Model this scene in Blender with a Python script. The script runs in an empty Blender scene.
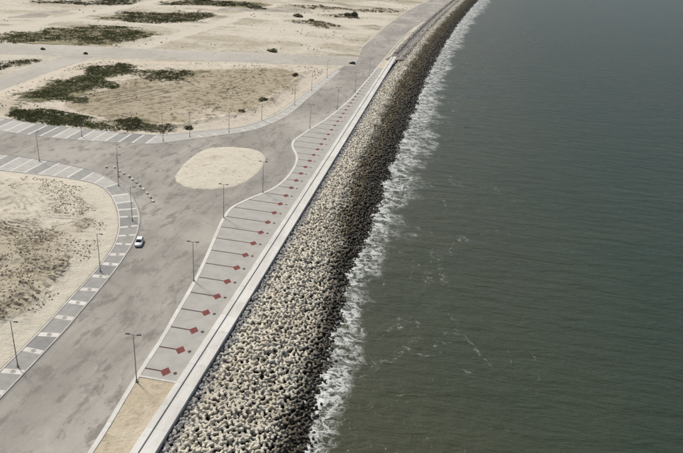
import bpy, bmesh, math, random
import numpy as np
from mathutils import Vector, Matrix
from mathutils.geometry import delaunay_2d_cdt

rng = np.random.default_rng(7)
random.seed(7)
scene = bpy.context.scene
COL = scene.collection

# ------------------------------------------------------------------ camera
cam_d = bpy.data.cameras.new('camera')
cam_d.sensor_width = 36.0
cam_d.lens = 36.0 * 650.0 / 683.0
cam_d.clip_start = 1.0
cam_d.clip_end = 30000.0
cam = bpy.data.objects.new('camera', cam_d)
COL.objects.link(cam)
_f = Vector((-0.13201517, 0.89960119, -0.41628079))
_r = Vector((0.98161111, 0.17706083, 0.07133784))
_u = Vector((-0.13788263, 0.39920817, 0.90643324))
m = Matrix.Identity(4)
for i in range(3):
    m[i][0] = _r[i]; m[i][1] = _u[i]; m[i][2] = -_f[i]
m[2][3] = 78.0
cam.matrix_world = m
scene.camera = cam

# ------------------------------------------------------------------ light
SUN_EL = math.radians(52)
SUN_AZ = math.atan2(-0.80, 0.60)          # from +Y, towards the landward side
sdir = Vector((math.sin(SUN_AZ) * math.cos(SUN_EL), math.cos(SUN_AZ) * math.cos(SUN_EL), math.sin(SUN_EL)))
world = bpy.data.worlds.new('World'); scene.world = world
world.use_nodes = True
wn = world.node_tree
bg = wn.nodes['Background']
sky = wn.nodes.new('ShaderNodeTexSky')
sky.sky_type = 'NISHITA'; sky.sun_disc = False
sky.sun_elevation = SUN_EL; sky.sun_rotation = SUN_AZ
sky.air_density = 1.0; sky.dust_density = 3.0; sky.ozone_density = 1.0
wn.links.new(sky.outputs[0], bg.inputs[0])
bg.inputs[1].default_value = 0.09
sl = bpy.data.lights.new('sun', 'SUN')
sl.energy = 3.9; sl.angle = math.radians(7.0); sl.color = (1.0, 0.965, 0.87)
so = bpy.data.objects.new('sun', sl); COL.objects.link(so)
so.rotation_euler = sdir.to_track_quat('Z', 'Y').to_euler()
so.location = (-200, 100, 300)
vs = scene.view_settings
vs.view_transform = 'Standard'; vs.look = 'None'; vs.gamma = 1.0
vs.use_curve_mapping = False
vs.exposure = 0.18

# ------------------------------------------------------------------ numpy noise
def _hash(ix, iy, seed):
    h = (ix.astype(np.int64) * 374761393 + iy.astype(np.int64) * 668265263 + seed * 974634777) & 0xffffffff
    h = ((h ^ (h >> 13)) * 1274126177) & 0xffffffff
    return ((h ^ (h >> 16)) & 0xffff) / 65535.0
def vnoise(x, y, seed=0):
    ix = np.floor(x); iy = np.floor(y)
    fx = x - ix; fy = y - iy
    fx = fx * fx * (3 - 2 * fx); fy = fy * fy * (3 - 2 * fy)
    a = _hash(ix, iy, seed); b = _hash(ix + 1, iy, seed); c = _hash(ix, iy + 1, seed); d = _hash(ix + 1, iy + 1, seed)
    return (a + (b - a) * fx) * (1 - fy) + (c + (d - c) * fx) * fy
def fbm(x, y, scale, seed=0, octv=4):
    x = np.asarray(x, float) / scale; y = np.asarray(y, float) / scale
    s = 0; a = 0.5
    for k in range(octv):
        c, sn = math.cos(0.7 * k), math.sin(0.7 * k)
        s = s + a * (vnoise((x * c - y * sn) * 2 ** k + 17.3 * k, (x * sn + y * c) * 2 ** k, seed + k) - 0.5) * 2
        a *= 0.5
    return s
def sstep(a, b, x):
    t = np.clip((x - a) / (b - a), 0, 1); return t * t * (3 - 2 * t)
def off(y):
    return 0.0023 * np.clip(np.asarray(y, float) - 350, 0, None) ** 1.5
def polydist(px, py, pts, closed=True):
    P = np.asarray(pts, float); Q = np.roll(P, -1, 0) if closed else P[1:]
    P = P if closed else P[:-1]
    best = np.full(len(px), 1e9)
    for (ax, ay), (bx, by) in zip(P, Q):
        dx, dy = bx - ax, by - ay; L = dx * dx + dy * dy
        if L < 1e-9: continue
        t = np.clip(((px - ax) * dx + (py - ay) * dy) / L, 0, 1)
        best = np.minimum(best, np.hypot(px - ax - t * dx, py - ay - t * dy))
    return best
def inside(px, py, pts):
    c = np.zeros(len(px), bool); n = len(pts)
    for i in range(n):
        (x1, y1), (x2, y2) = pts[i], pts[(i + 1) % n]
        if y1 == y2: continue
        c ^= ((y1 > py) != (y2 > py)) & (px < (x2 - x1) * (py - y1) / (y2 - y1) + x1)
    return c
def smooth_line(pts, step=1.5):
    P = [np.array(p, float) for p in pts]
    P = [2 * P[0] - P[1]] + P + [2 * P[-1] - P[-2]]
    out = []
    for i in range(1, len(P) - 2):
        a, b, c, d = P[i - 1], P[i], P[i + 1], P[i + 2]
        n = max(1, int(np.linalg.norm(c - b) / step))
        for k in range(n):
            t = k / n
            out.append(0.5 * ((2 * b) + (c - a) * t + (2 * a - 5 * b + 4 * c - d) * t * t + (3 * b - a - 3 * c + d) * t ** 3))
    out.append(P[-2])
    return [tuple(p) for p in out]
def offset_line(pts, d):
    P = np.array(pts, float); T = np.gradient(P, axis=0); T /= np.linalg.norm(T, axis=1)[:, None] + 1e-9
    N = np.stack([T[:, 1], -T[:, 0]], 1)
    return [tuple(p) for p in P + N * d]
def at_y(line, y):
    L = sorted(line, key=lambda p: p[1]); return float(np.interp(y, [p[1] for p in L], [p[0] for p in L]))

# ------------------------------------------------------------------ materials
def new_mat(name):
    mt = bpy.data.materials.new(name); mt.use_nodes = True
    nt = mt.node_tree
    return mt, nt, nt.nodes['Principled BSDF']
class N:
    """small helper round a node tree"""
    def __init__(s, nt): s.nt = nt
    def add(s, t, **k):
        n = s.nt.nodes.new(t)
        for a, b in k.items(): setattr(n, a, b)
        return n
    def link(s, a, b): s.nt.links.new(a, b)
    def pos(s, scale=(1, 1, 1), rot=(0, 0, 0), obj=False):
        src = s.add('ShaderNodeTexCoord').outputs['Object'] if obj else s.add('ShaderNodeNewGeometry').outputs['Position']
        mp = s.add('ShaderNodeMapping'); mp.inputs['Scale'].default_value = scale; mp.inputs['Rotation'].default_value = rot
        s.link(src, mp.inputs[0]); return mp.outputs[0]
    def noise(s, vec, scale, detail=4, rough=0.55, dist=0.0):
        n = s.add('ShaderNodeTexNoise'); s.link(vec, n.inputs['Vector'])
        n.inputs['Scale'].default_value = scale; n.inputs['Detail'].default_value = detail
        n.inputs['Roughness'].default_value = rough; n.inputs['Distortion'].default_value = dist
        return n.outputs['Fac']
    def ramp(s, fac, a, b, lo=0.0, hi=1.0):
        r = s.add('ShaderNodeMapRange'); r.interpolation_type = 'SMOOTHSTEP'
        s.link(fac, r.inputs[0])
        for i, v in enumerate((a, b, lo, hi)): r.inputs[i + 1].default_value = v
        return r.outputs[0]
    def math(s, op, a, b=None, clamp=False):
        n = s.add('ShaderNodeMath', operation=op, use_clamp=clamp)
        for i, v in enumerate((a, b)):
            if v is None: continue
            if isinstance(v, (int, float)): n.inputs[i].default_value = v
            else: s.link(v, n.inputs[i])
        return n.outputs[0]
    def mix(s, fac, a, b, mode='MIX'):
        n = s.add('ShaderNodeMix', data_type='RGBA', blend_type=mode)
        for i, v in ((0, fac), (6, a), (7, b)):
            if isinstance(v, (int, float)): n.inputs[i].default_value = v
            elif isinstance(v, tuple): n.inputs[i].default_value = (*v, 1)
            else: s.link(v, n.inputs[i])
        return n.outputs[2]
    def attr(s, name):
        return s.add('ShaderNodeAttribute', attribute_name=name).outputs['Fac']
    def bump(s, h, strength, dist, bsdf, prev=None):
        b = s.add('ShaderNodeBump'); b.inputs['Strength'].default_value = strength; b.inputs['Distance'].default_value = dist
        s.link(h, b.inputs['Height'])
        if prev is not None: s.link(prev, b.inputs['Normal'])
        if bsdf is not None: s.link(b.outputs[0], bsdf.inputs['Normal'])
        return b.outputs[0]

def simple(name, c1, c2, scale=1.0, rough=0.9, bump=0.0, bdist=0.05, metal=0.0, obj=False, spec=0.3):
    mt, nt, p = new_mat(name); n = N(nt)
    v = n.pos(obj=obj)
    f = n.ramp(n.noise(v, scale, 5, 0.6), 0.3, 0.7)
    n.link(n.mix(f, c1, c2), p.inputs['Base Color'])
    p.inputs['Roughness'].default_value = rough; p.inputs['Metallic'].default_value = metal
    p.inputs['Specular IOR Level'].default_value = spec
    if bump: n.bump(n.noise(v, scale * 4, 6, 0.65), bump, bdist, p)
    return mt

def sand_mat(name, pale, tan, dark):
    mt, nt, p = new_mat(name); n = N(nt)
    v = n.pos()
    rough = n.attr('rough')
    big = n.noise(v, 0.035, 5, 0.6, 0.6)
    mid = n.noise(v, 0.35, 6, 0.65, 0.4)
    fine = n.noise(v, 2.2, 6, 0.7)
    f1 = n.math('ADD', n.math('MULTIPLY', rough, 0.75), n.math('MULTIPLY', n.math('SUBTRACT', big, 0.5), 1.6))
    c = n.mix(n.ramp(f1, 0.15, 0.75), pale, tan)
    f2 = n.math('MULTIPLY', n.ramp(mid, 0.50, 0.68), n.ramp(rough, 0.05, 0.6, 0.15, 0.75))
    c = n.mix(f2, c, dark)
    spk = n.noise(v, 0.9, 5, 0.7, 0.3)
    c = n.mix(n.math('MULTIPLY', n.ramp(spk, 0.56, 0.70), n.ramp(rough, 0.05, 0.6, 0.1, 0.6)), c, dark)
    c = n.mix(n.math('MULTIPLY', n.ramp(spk, 0.46, 0.34), n.ramp(rough, 0.05, 0.6, 0.1, 0.5)), c, pale)
    c = n.mix(n.math('MULTIPLY', n.ramp(fine, 0.55, 0.8), 0.35), c, dark)
    c = n.mix(n.ramp(n.attr('track'), 0.1, 1.0, 0.0, 0.8), c, dark)
    c = n.mix(n.ramp(n.attr('green'), 0.05, 0.9, 0.0, 0.9), c, n.mix(n.ramp(mid, 0.35, 0.65), (0.085, 0.083, 0.036), (0.15, 0.135, 0.07)))
    n.link(c, p.inputs['Base Color'])
    p.inputs['Roughness'].default_value = 0.97; p.inputs['Specular IOR Level'].default_value = 0.1
    b1 = n.bump(mid, 0.7, 0.8, None)
    n.bump(fine, 0.8, 0.25, p, b1)
    return mt

M = {}
M['sand'] = sand_mat('pale_sand', (0.50, 0.455, 0.373), (0.375, 0.328, 0.245), (0.16, 0.13, 0.09))
M['sand_tilled'] = sand_mat('tilled_sand', (0.49, 0.435, 0.355), (0.325, 0.277, 0.198), (0.13, 0.107, 0.07))
M['sand_far'] = sand_mat('far_sand', (0.475, 0.433, 0.36), (0.35, 0.309, 0.235), (0.19, 0.162, 0.117))
M['beige_sand'] = sand_mat('beige_sand', (0.47, 0.41, 0.315), (0.41, 0.345, 0.25), (0.25, 0.205, 0.145))

def asphalt_mat():
    mt, nt, p = new_mat('dusty_asphalt'); n = N(nt)
    v = n.pos(); vs_ = n.pos(scale=(1.0, 0.45, 1))
    a = n.noise(vs_, 0.05, 5, 0.6, 0.8)
    b = n.noise(vs_, 0.30, 8, 0.72, 0.3)
    g = n.noise(v, 3.0, 6, 0.75)
    c = n.mix(n.ramp(a, 0.32, 0.68), (0.224, 0.207, 0.182), (0.335, 0.312, 0.276))
    c = n.mix(n.math('MULTIPLY', n.ramp(b, 0.50, 0.62), 0.8), c, (0.155, 0.142, 0.126))
    c = n.mix(n.math('MULTIPLY', n.ramp(n.noise(v, 0.11, 6, 0.7, 1.0), 0.55, 0.75), 0.55), c, (0.40, 0.365, 0.315))
    st = n.noise(n.pos(scale=(1.0, 0.05, 1), rot=(0, 0, 0.06)), 0.9, 4, 0.6, 0.2)
    c = n.mix(n.math('MULTIPLY', n.ramp(st, 0.52, 0.68), 0.28), c, (0.15, 0.14, 0.124))
    c = n.mix(n.math('MULTIPLY', n.ramp(n.noise(v, 0.55, 7, 0.75), 0.54, 0.68), 0.35), c, (0.40, 0.37, 0.32))
    c = n.mix(n.math('MULTIPLY', n.attr('wear'), 0.6), c, (0.18, 0.168, 0.15))
    c = n.mix(n.math('MULTIPLY', n.attr('dust'), 0.75), c, (0.44, 0.405, 0.35))
    c = n.mix(n.ramp(g, 0.3, 0.7, 0.0, 0.22), c, (0.12, 0.11, 0.10))
    vor = n.add('ShaderNodeTexVoronoi', feature='DISTANCE_TO_EDGE'); n.link(n.pos(scale=(1, .7, 1)), vor.inputs['Vector']); vor.inputs['Scale'].default_value = 0.09
    crack = n.math('MULTIPLY', n.ramp(vor.outputs['Distance'], 0.0, 0.012, 1.0, 0.0), n.ramp(n.noise(v, 0.05, 2), 0.5, 0.6))
    c = n.mix(n.math('MULTIPLY', crack, 0.35), c, (0.09, 0.085, 0.08))
    n.link(c, p.inputs['Base Color'])
    p.inputs['Roughness'].default_value = 0.9; p.inputs['Specular IOR Level'].default_value = 0.25
    n.bump(g, 0.4, 0.03, p)
    return mt
M['asphalt'] = asphalt_mat()
M['paving'] = simple('grey_paving', (0.325, 0.311, 0.282), (0.28, 0.268, 0.245), 0.35, 0.85, 0.2, 0.02)
M['red_paving'] = simple('red_paving', (0.165, 0.042, 0.034), (0.115, 0.032, 0.027), 1.4, 0.85)
M['dark_red_paving'] = simple('dark_red_paving', (0.085, 0.043, 0.038), (0.06, 0.034, 0.031), 1.4, 0.85)
def white_conc(name, c1, c2, stain):
    mt, nt, p = new_mat(name); n = N(nt)
    v = n.pos(); vl = n.pos(scale=(1, 0.2, 1))
    c = n.mix(n.ramp(n.noise(vl, 0.8, 5, 0.6), 0.35, 0.7), c1, c2)
    c = n.mix(n.math('MULTIPLY', n.ramp(n.noise(v, 1.1, 6, 0.7, 0.5), 0.54, 0.74), 0.75), c, stain)
    sp = n.add('ShaderNodeSeparateXYZ'); n.link(v, sp.inputs[0])
    yq = n.math('DIVIDE', sp.outputs[1], 6.0)
    wn_ = n.add('ShaderNodeTexWhiteNoise', noise_dimensions='1D'); n.link(n.math('FLOOR', yq), wn_.inputs['W'])
    c = n.mix(n.math('MULTIPLY', wn_.outputs['Value'], 0.28), c, stain)
    jt = n.math('LESS_THAN', n.math('FRACT', yq), 0.007)
    c = n.mix(n.math('MULTIPLY', jt, 0.6), c, (0.16, 0.145, 0.12))
    n.link(c, p.inputs['Base Color']); p.inputs['Roughness'].default_value = 0.85; p.inputs['Specular IOR Level'].default_value = 0.25
    n.bump(n.noise(v, 5, 5, 0.7), 0.3, 0.03, p)
    return mt
M['white_conc'] = white_conc('white_concrete', (0.545, 0.53, 0.495), (0.455, 0.442, 0.41), (0.33, 0.308, 0.268))
M['kerb'] = white_conc('kerb_concrete', (0.60, 0.57, 0.52), (0.50, 0.47, 0.42), (0.34, 0.29, 0.22))
M['kerb_grey'] = white_conc('grey_kerb_concrete', (0.46, 0.42, 0.37), (0.36, 0.33, 0.29), (0.22, 0.20, 0.17))
M['divider'] = white_conc('white_block_paving', (0.55, 0.53, 0.49), (0.46, 0.44, 0.41), (0.36, 0.33, 0.29))
M['bay'] = simple('bay_paving', (0.27, 0.262, 0.245), (0.22, 0.214, 0.20), 0.6, 0.9, 0.3, 0.02)
M['bay_light'] = simple('bay_paving_light', (0.38, 0.365, 0.335), (0.31, 0.298, 0.275), 0.5, 0.9, 0.3, 0.02)
M['bay_dark'] = simple('bay_paving_dark', (0.215, 0.21, 0.20), (0.175, 0.17, 0.165), 0.6, 0.9, 0.3, 0.02)
M['soil'] = simple('planting_soil', (0.33, 0.30, 0.26), (0.25, 0.22, 0.19), 4, 0.95)
M['rock'] = simple('grey_rock', (0.36, 0.345, 0.32), (0.21, 0.20, 0.188), 1.3, 0.9, 0.6, 0.1)
M['rock_pale'] = simple('pale_rubble', (0.40, 0.37, 0.32), (0.24, 0.22, 0.19), 0.8, 0.9, 0.6, 0.1)
M['gravel'] = simple('dark_gravel', (0.17, 0.155, 0.145), (0.10, 0.092, 0.086), 0.7, 0.95, 0.8, 0.2)
M['core'] = simple('core_rubble_gap_shade', (0.05, 0.044, 0.036), (0.025, 0.022, 0.018), 1.2, 0.9, 0.8, 0.3)  # near-black colour paints the deep shade into gaps between the tetrapods
M['galv'] = simple('weathered_lamp_steel', (0.27, 0.25, 0.22), (0.21, 0.195, 0.17), 2, 0.7, metal=0.1)
M['lamp_head'] = simple('lamp_head_grey', (0.10, 0.095, 0.09), (0.075, 0.07, 0.068), 3, 0.5)
M['lens'] = simple('lamp_glass', (0.35, 0.35, 0.33), (0.3, 0.3, 0.28), 3, 0.2)
M['soil_dark'] = simple('scrub_soil', (0.30, 0.255, 0.175), (0.13, 0.12, 0.068), 0.09, 0.97, 0.5, 0.3, spec=0.1)
M['soil_grey'] = simple('damp_grey_soil', (0.36, 0.325, 0.27), (0.22, 0.20, 0.165), 0.06, 0.95, 0.4, 0.3, spec=0.1)

def tetra_mat():
    mt, nt, p = new_mat('breakwater_concrete'); n = N(nt)
    v = n.pos()
    s = n.add('ShaderNodeSeparateXYZ'); n.link(n.add('ShaderNodeNewGeometry').outputs['Position'], s.inputs[0])
    oi = n.add('ShaderNodeObjectInfo').outputs['Random']
    c = n.mix(n.ramp(n.noise(v, 0.9, 4, 0.6), 0.3, 0.7), (0.56, 0.52, 0.43), (0.43, 0.393, 0.32))
    c = n.mix(n.ramp(n.noise(v, 0.07, 4, 0.6, 0.6), 0.48, 0.68, 0, 0.4), c, (0.38, 0.31, 0.22))
    c = n.mix(n.math('MULTIPLY', n.ramp(n.noise(v, 3.2, 5, 0.7), 0.54, 0.72), 0.6), c, (0.24, 0.20, 0.15))
    # weed and wet: the lower, wave-washed rows, wider on the exposed far stretch
    ut = n.ramp(s.outputs[1], 110, 205, -20.5, -29.0)            # x where the staining starts
    coast = n.math('MULTIPLY', n.math('POWER', n.math('MAXIMUM', n.math('SUBTRACT', s.outputs[1], 350.0), 0.0), 1.5), 0.0023)
    xx = n.math('SUBTRACT', n.math('SUBTRACT', s.outputs[0], coast), ut)
    xx = n.math('ADD', xx, n.math('MULTIPLY', n.math('SUBTRACT', n.noise(v, 0.10, 5, 0.65, 0.5), 0.5), 13.0))
    weed = n.ramp(xx, -2.5, 3.5)
    c = n.mix(n.math('MULTIPLY', weed, 0.90), c, n.mix(n.ramp(n.noise(v, 0.5, 4, 0.6), 0.35, 0.65), (0.125, 0.094, 0.048), (0.05, 0.04, 0.022)))
    wet = n.math('ADD', s.outputs[2], n.math('MULTIPLY', n.math('SUBTRACT', n.noise(v, 0.25, 3), 0.5), 2.0))
    wet = n.math('SUBTRACT', wet, n.ramp(s.outputs[1], 120, 230, 0.0, 0.7))
    wetf = n.ramp(wet, -3.4, -1.5, 1.0, 0.0)
    c = n.mix(n.math('MULTIPLY', wetf, 0.85), c, (0.022, 0.018, 0.012))
    n.link(c, p.inputs['Base Color'])
    n.link(n.math('SUBTRACT', 0.9, n.math('MULTIPLY', wetf, 0.4)), p.inputs['Roughness'])
    p.inputs['Specular IOR Level'].default_value = 0.25
    n.bump(n.noise(v, 4, 5, 0.7), 0.4, 0.06, p)
    return mt
M['tetra'] = tetra_mat()

def leaf_mat(name, a, b):
    mt, nt, p = new_mat(name); n = N(nt)
    v = n.pos()
    n.link(n.mix(n.ramp(n.noise(v, 0.5, 4, 0.7), 0.3, 0.7), a, b), p.inputs['Base Color'])
    p.inputs['Roughness'].default_value = 0.8; p.inputs['Specular IOR Level'].default_value = 0.15
    return mt
M['leaf'] = leaf_mat('scrub_leaves', (0.085, 0.098, 0.034), (0.16, 0.152, 0.066))
M['leaf_dark'] = leaf_mat('dark_scrub_leaves', (0.075, 0.076, 0.036), (0.125, 0.115, 0.056))
M['leaf_dry'] = leaf_mat('dry_scrub_leaves', (0.13, 0.105, 0.055), (0.20, 0.16, 0.09))
M['clod'] = simple('brown_soil_clod', (0.40, 0.34, 0.25), (0.28, 0.235, 0.17), 0.5, 0.97, spec=0.1)
M['stem'] = simple('woody_stem', (0.10, 0.07, 0.045), (0.07, 0.05, 0.03), 5, 0.9)
M['car_white'] = simple('white_car_paint', (0.75, 0.75, 0.74), (0.70, 0.70, 0.69), 1, 0.3, spec=0.5, obj=True)
M['car_dark'] = simple('dark_car_paint', (0.03, 0.03, 0.032), (0.022, 0.022, 0.024), 1, 0.3, spec=0.5, obj=True)
M['glass'] = simple('car_glass', (0.012, 0.014, 0.016), (0.01, 0.011, 0.012), 1, 0.08, spec=0.6, obj=True)
M['rubber'] = simple('tyre_rubber', (0.02, 0.02, 0.02), (0.015, 0.015, 0.015), 4, 0.85, obj=True)
M['rim'] = simple('wheel_alloy', (0.45, 0.45, 0.45), (0.4, 0.4, 0.4), 4, 0.35, metal=0.8, obj=True)
M['red_lens'] = simple('tail_lamp_red', (0.35, 0.02, 0.02), (0.3, 0.02, 0.02), 4, 0.2, obj=True)
M['plate'] = simple('number_plate', (0.6, 0.6, 0.55), (0.6, 0.6, 0.55), 4, 0.5, obj=True)

def sea_mat():
    mt, nt, p = new_mat('sea_water'); n = N(nt)
    v = n.pos()
    s = n.add('ShaderNodeSeparateXYZ'); n.link(n.add('ShaderNodeNewGeometry').outputs['Position'], s.inputs[0])
    cov = n.attr('foam')
    dist = n.attr('offshore')
    # water body: silty olive near the wall, greener and bluer farther out
    turb = n.ramp(n.math('ADD', dist, n.math('MULTIPLY', n.noise(v, 0.012, 4, 0.6), 60.0)), 30, 130)
    c = n.mix(turb, (0.046, 0.049, 0.028), (0.021, 0.035, 0.023))
    c = n.mix(n.ramp(n.noise(n.pos(scale=(0.5, 1.4, 1), rot=(0, 0, 0.25)), 0.035, 5, 0.6, 0.4), 0.4, 0.7, 0, 0.5), c, (0.034, 0.041, 0.026))
    # foam: ropy lace pushed out from the blocks
    vw = n.pos(scale=(0.8, 1.0, 1.0), rot=(0, 0, 0.35))
    warp = n.add('ShaderNodeTexNoise'); n.link(vw, warp.inputs['Vector']); warp.inputs['Scale'].default_value = 0.35; warp.inputs['Detail'].default_value = 4
    wv = n.add('ShaderNodeMix', data_type='VECTOR'); wv.inputs[0].default_value = 0.0
    va = n.add('ShaderNodeVectorMath', operation='MULTIPLY_ADD'); n.link(warp.outputs['Color'], va.inputs[0]); va.inputs[1].default_value = (5, 5, 0); n.link(vw, va.inputs[2])
    def ridge(scale, detail):
        r = n.noise(va.outputs[0], scale, detail, 0.6)
        return n.math('SUBTRACT', 1.0, n.math('MULTIPLY', n.math('ABSOLUTE', n.math('SUBTRACT', r, 0.5)), 9.0), True)
    lace = n.math('MAXIMUM', ridge(0.26, 5), n.math('MULTIPLY', ridge(0.9, 4), 0.85))
    blot = n.noise(va.outputs[0], 0.5, 6, 0.7)
    patch = n.noise(v, 0.12, 4, 0.6)
    f = n.math('ADD', n.math('MULTIPLY', cov, 1.5), n.math('MULTIPLY', n.math('SUBTRACT', blot, 0.5), 1.5))
    f = n.math('ADD', f, n.math('MULTIPLY', n.math('SUBTRACT', patch, 0.5), 1.7))
    f = n.math('ADD', f, n.math('MULTIPLY', n.math('SUBTRACT', lace, 0.40), 1.05))
    foam = n.ramp(f, 1.0, 1.95)
    thin = n.math('MULTIPLY', n.math('MULTIPLY', n.ramp(lace, 0.45, 0.95), n.ramp(n.math('ADD', cov, n.math('MULTIPLY', n.math('SUBTRACT', patch, 0.5), 0.9)), 0.16, 0.5)), 0.8)
    # stray lines and whitecaps out at sea
    big = n.noise(n.pos(scale=(1.0, 0.35, 1), rot=(0, 0, 0.1)), 0.06, 4, 0.55, 0.8)
    line = n.math('SUBTRACT', 1.0, n.math('MULTIPLY', n.math('ABSOLUTE', n.math('SUBTRACT', big, 0.5)), 60.0), True)
    gate = n.math('MULTIPLY', n.ramp(n.noise(v, 0.045, 3), 0.56, 0.68), n.ramp(dist, 25, 85, 1.0, 0.0))
    strand = n.math('MULTIPLY', n.math('MULTIPLY', n.ramp(dist, 7, 13), n.ramp(dist, 30, 20)), n.ramp(n.noise(v, 0.06, 3), 0.47, 0.60, 0.0, 0.9))
    gate = n.math('MAXIMUM', gate, strand)
    stray = n.math('MULTIPLY', n.math('MULTIPLY', line, gate), n.ramp(n.noise(v, 0.8, 4, 0.7), 0.48, 0.68, 0, 0.42))
    caps = n.math('MULTIPLY', n.ramp(n.noise(n.pos(scale=(0.45, 1.0, 1), rot=(0, 0, -0.15)), 0.22, 5, 0.62), 0.735, 0.78), 0.55)
    foam = n.math('MAXIMUM', n.math('MAXIMUM', foam, thin), n.math('MAXIMUM', stray, caps))
    n.link(n.mix(foam, c, (0.56, 0.565, 0.545)), p.inputs['Base Color'])
    n.link(n.ramp(foam, 0, 1, 0.16, 0.9), p.inputs['Roughness'])
    p.inputs['IOR'].default_value = 1.333
    # ripples: crests lie across the coast
    w1 = n.noise(n.pos(scale=(0.30, 1.0, 1), rot=(0, 0, -0.17)), 0.27, 5, 0.62, 0.35)
    w2 = n.noise(n.pos(scale=(0.45, 1.0, 1), rot=(0, 0, -0.05)), 1.3, 4, 0.6, 0.2)
    b = n.bump(w1, 0.85, 1.3, None)
    b = n.bump(w2, 0.6, 0.28, None, b)
    n.bump(foam, 0.6, 0.25, p, b)
    return mt
M['sea'] = sea_mat()

# ------------------------------------------------------------------ object helpers
def obj_from(name, verts, faces, mat, parent=None, smooth=False, attrs=None):
    me = bpy.data.meshes.new(name)
    if isinstance(verts, np.ndarray): verts = verts.tolist()
    if isinstance(faces, np.ndarray): faces = faces.tolist()
    me.from_pydata(verts, [], faces); me.update()
    if mat: me.materials.append(M[mat])
    if smooth: me.polygons.foreach_set('use_smooth', np.ones(len(me.polygons), bool))
    for k, a in (attrs or {}).items():
        at = me.attributes.new(k, 'FLOAT', 'POINT'); at.data.foreach_set('value', np.asarray(a, np.float32))
    o = bpy.data.objects.new(name, me); COL.objects.link(o)
    if parent: o.parent = parent
    return o
def tag(o, label=None, cat=None, group=None, kind=None):
    if label: o['label'] = label
    if cat: o['category'] = cat
    if group: o['group'] = group
    if kind: o['kind'] = kind
    return o
def empty(name, loc=(0, 0, 0), rz=0.0):
    o = bpy.data.objects.new(name, None); o.location = loc; o.rotation_euler = (0, 0, rz); COL.objects.link(o)
    o.empty_display_size = 0.5
    return o
def copy_tree(o, parent=None):
    c = o.copy(); COL.objects.link(c)
    if parent: c.parent = parent
    for ch in list(o.children): copy_tree(ch, c)
    return c
class MB:
    def __init__(s): s.v = []; s.f = []
    def box(s, x0, x1, y0, y1, z0, z1, tx=0.0, ty=0.0):
        b = len(s.v)
        s.v += [(x0, y0, z0), (x1, y0, z0), (x1, y1, z0), (x0, y1, z0), (x0 + tx, y0 + ty, z1), (x1 - tx, y0 + ty, z1), (x1 - tx, y1 - ty, z1), (x0 + tx, y1 - ty, z1)]
        s.f += [tuple(b + i for i in q) for q in ((3, 2, 1, 0), (4, 5, 6, 7), (0, 1, 5, 4), (1, 2, 6, 5), (2, 3, 7, 6), (3, 0, 4, 7))]
        return s
    def tube(s, a, b, ra, rb, n=8):
        a = Vector(a); b = Vector(b); d = (b - a).normalized()
        u = d.orthogonal().normalized(); w = d.cross(u); k = len(s.v)
        for c, r in ((a, ra), (b, rb)):
            for i in range(n):
                t = 2 * math.pi * i / n; q = c + (u * math.cos(t) + w * math.sin(t)) * r; s.v.append(tuple(q))
        for i in range(n):
            j = (i + 1) % n; s.f.append((k + i, k + j, k + n + j, k + n + i))
        s.f.append(tuple(k + i for i in reversed(range(n)))); s.f.append(tuple(k + n + i for i in range(n)))
        return s
    def build(s, name, mat, parent=None, smooth=False): return obj_from(name, s.v, s.f, mat, parent, smooth)

def sheet(name, outline, z, mat, parent=None, res=None, hfun=None, afun=None, smooth=False):
    """flat or displaced area inside an outline, triangulated"""
    P = [Vector((float(x), float(y))) for x, y in outline]
    n = len(P); pts = list(P)
    if res:
        X = np.array(outline, float); x0, y0 = X.min(0); x1, y1 = X.max(0)
        gx, gy = np.meshgrid(np.arange(x0, x1, res), np.arange(y0, y1, res))
        gx = gx.ravel() + rng.uniform(-.3, .3, gx.size) * res; gy = gy.ravel() + rng.uniform(-.3, .3, gy.size) * res
        k = inside(gx, gy, outline); gx, gy = gx[k], gy[k]
        k = polydist(gx, gy, outline) > res * 0.35
        pts += [Vector((a, b)) for a, b in zip(gx[k], gy[k])]
    ov, oe, of, *_ = delaunay_2d_cdt(pts, [(i, (i + 1) % n) for i in range(n)], [list(range(n))], 1, 1e-4)
    V = np.array([(a.x, a.y) for a in ov]); F = [tuple(f) for f in of]
    # keep faces upwards
    T = [f if ((V[f[1]] - V[f[0]])[0] * (V[f[2]] - V[f[0]])[1] - (V[f[1]] - V[f[0]])[1] * (V[f[2]] - V[f[0]])[0]) > 0 else f[::-1] for f in F]
    z_ = np.full(len(V), float(z)); at = {}
    if hfun is not None:
        h, at = hfun(V[:, 0], V[:, 1]); z_ = z_ + h
    if afun is not None: at = afun(V[:, 0], V[:, 1])
    return obj_from(name, np.column_stack([V, z_]), T, mat, parent, smooth, at)
def ribbon(name, line, w, z0, z1, mat, parent=None, side=0.0):
    """kerb: a bar of rectangular section along a line; side shifts it across"""
    a = offset_line(line, side - w / 2); b = offset_line(line, side + w / 2)
    v = []; f = []
    for p, q in zip(a, b):
        v += [(p[0], p[1], z0), (p[0], p[1], z1), (q[0], q[1], z1), (q[0], q[1], z0)]
    for i in range(len(a) - 1):
        k = 4 * i
        for j in range(3): f.append((k + j, k + j + 1, k + 5 + j, k + 4 + j)[::-1])
    f.append((0, 1, 2, 3)); k = 4 * (len(a) - 1); f.append((k + 3, k + 2, k + 1, k))
    return obj_from(name, v, f, mat, parent)

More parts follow.
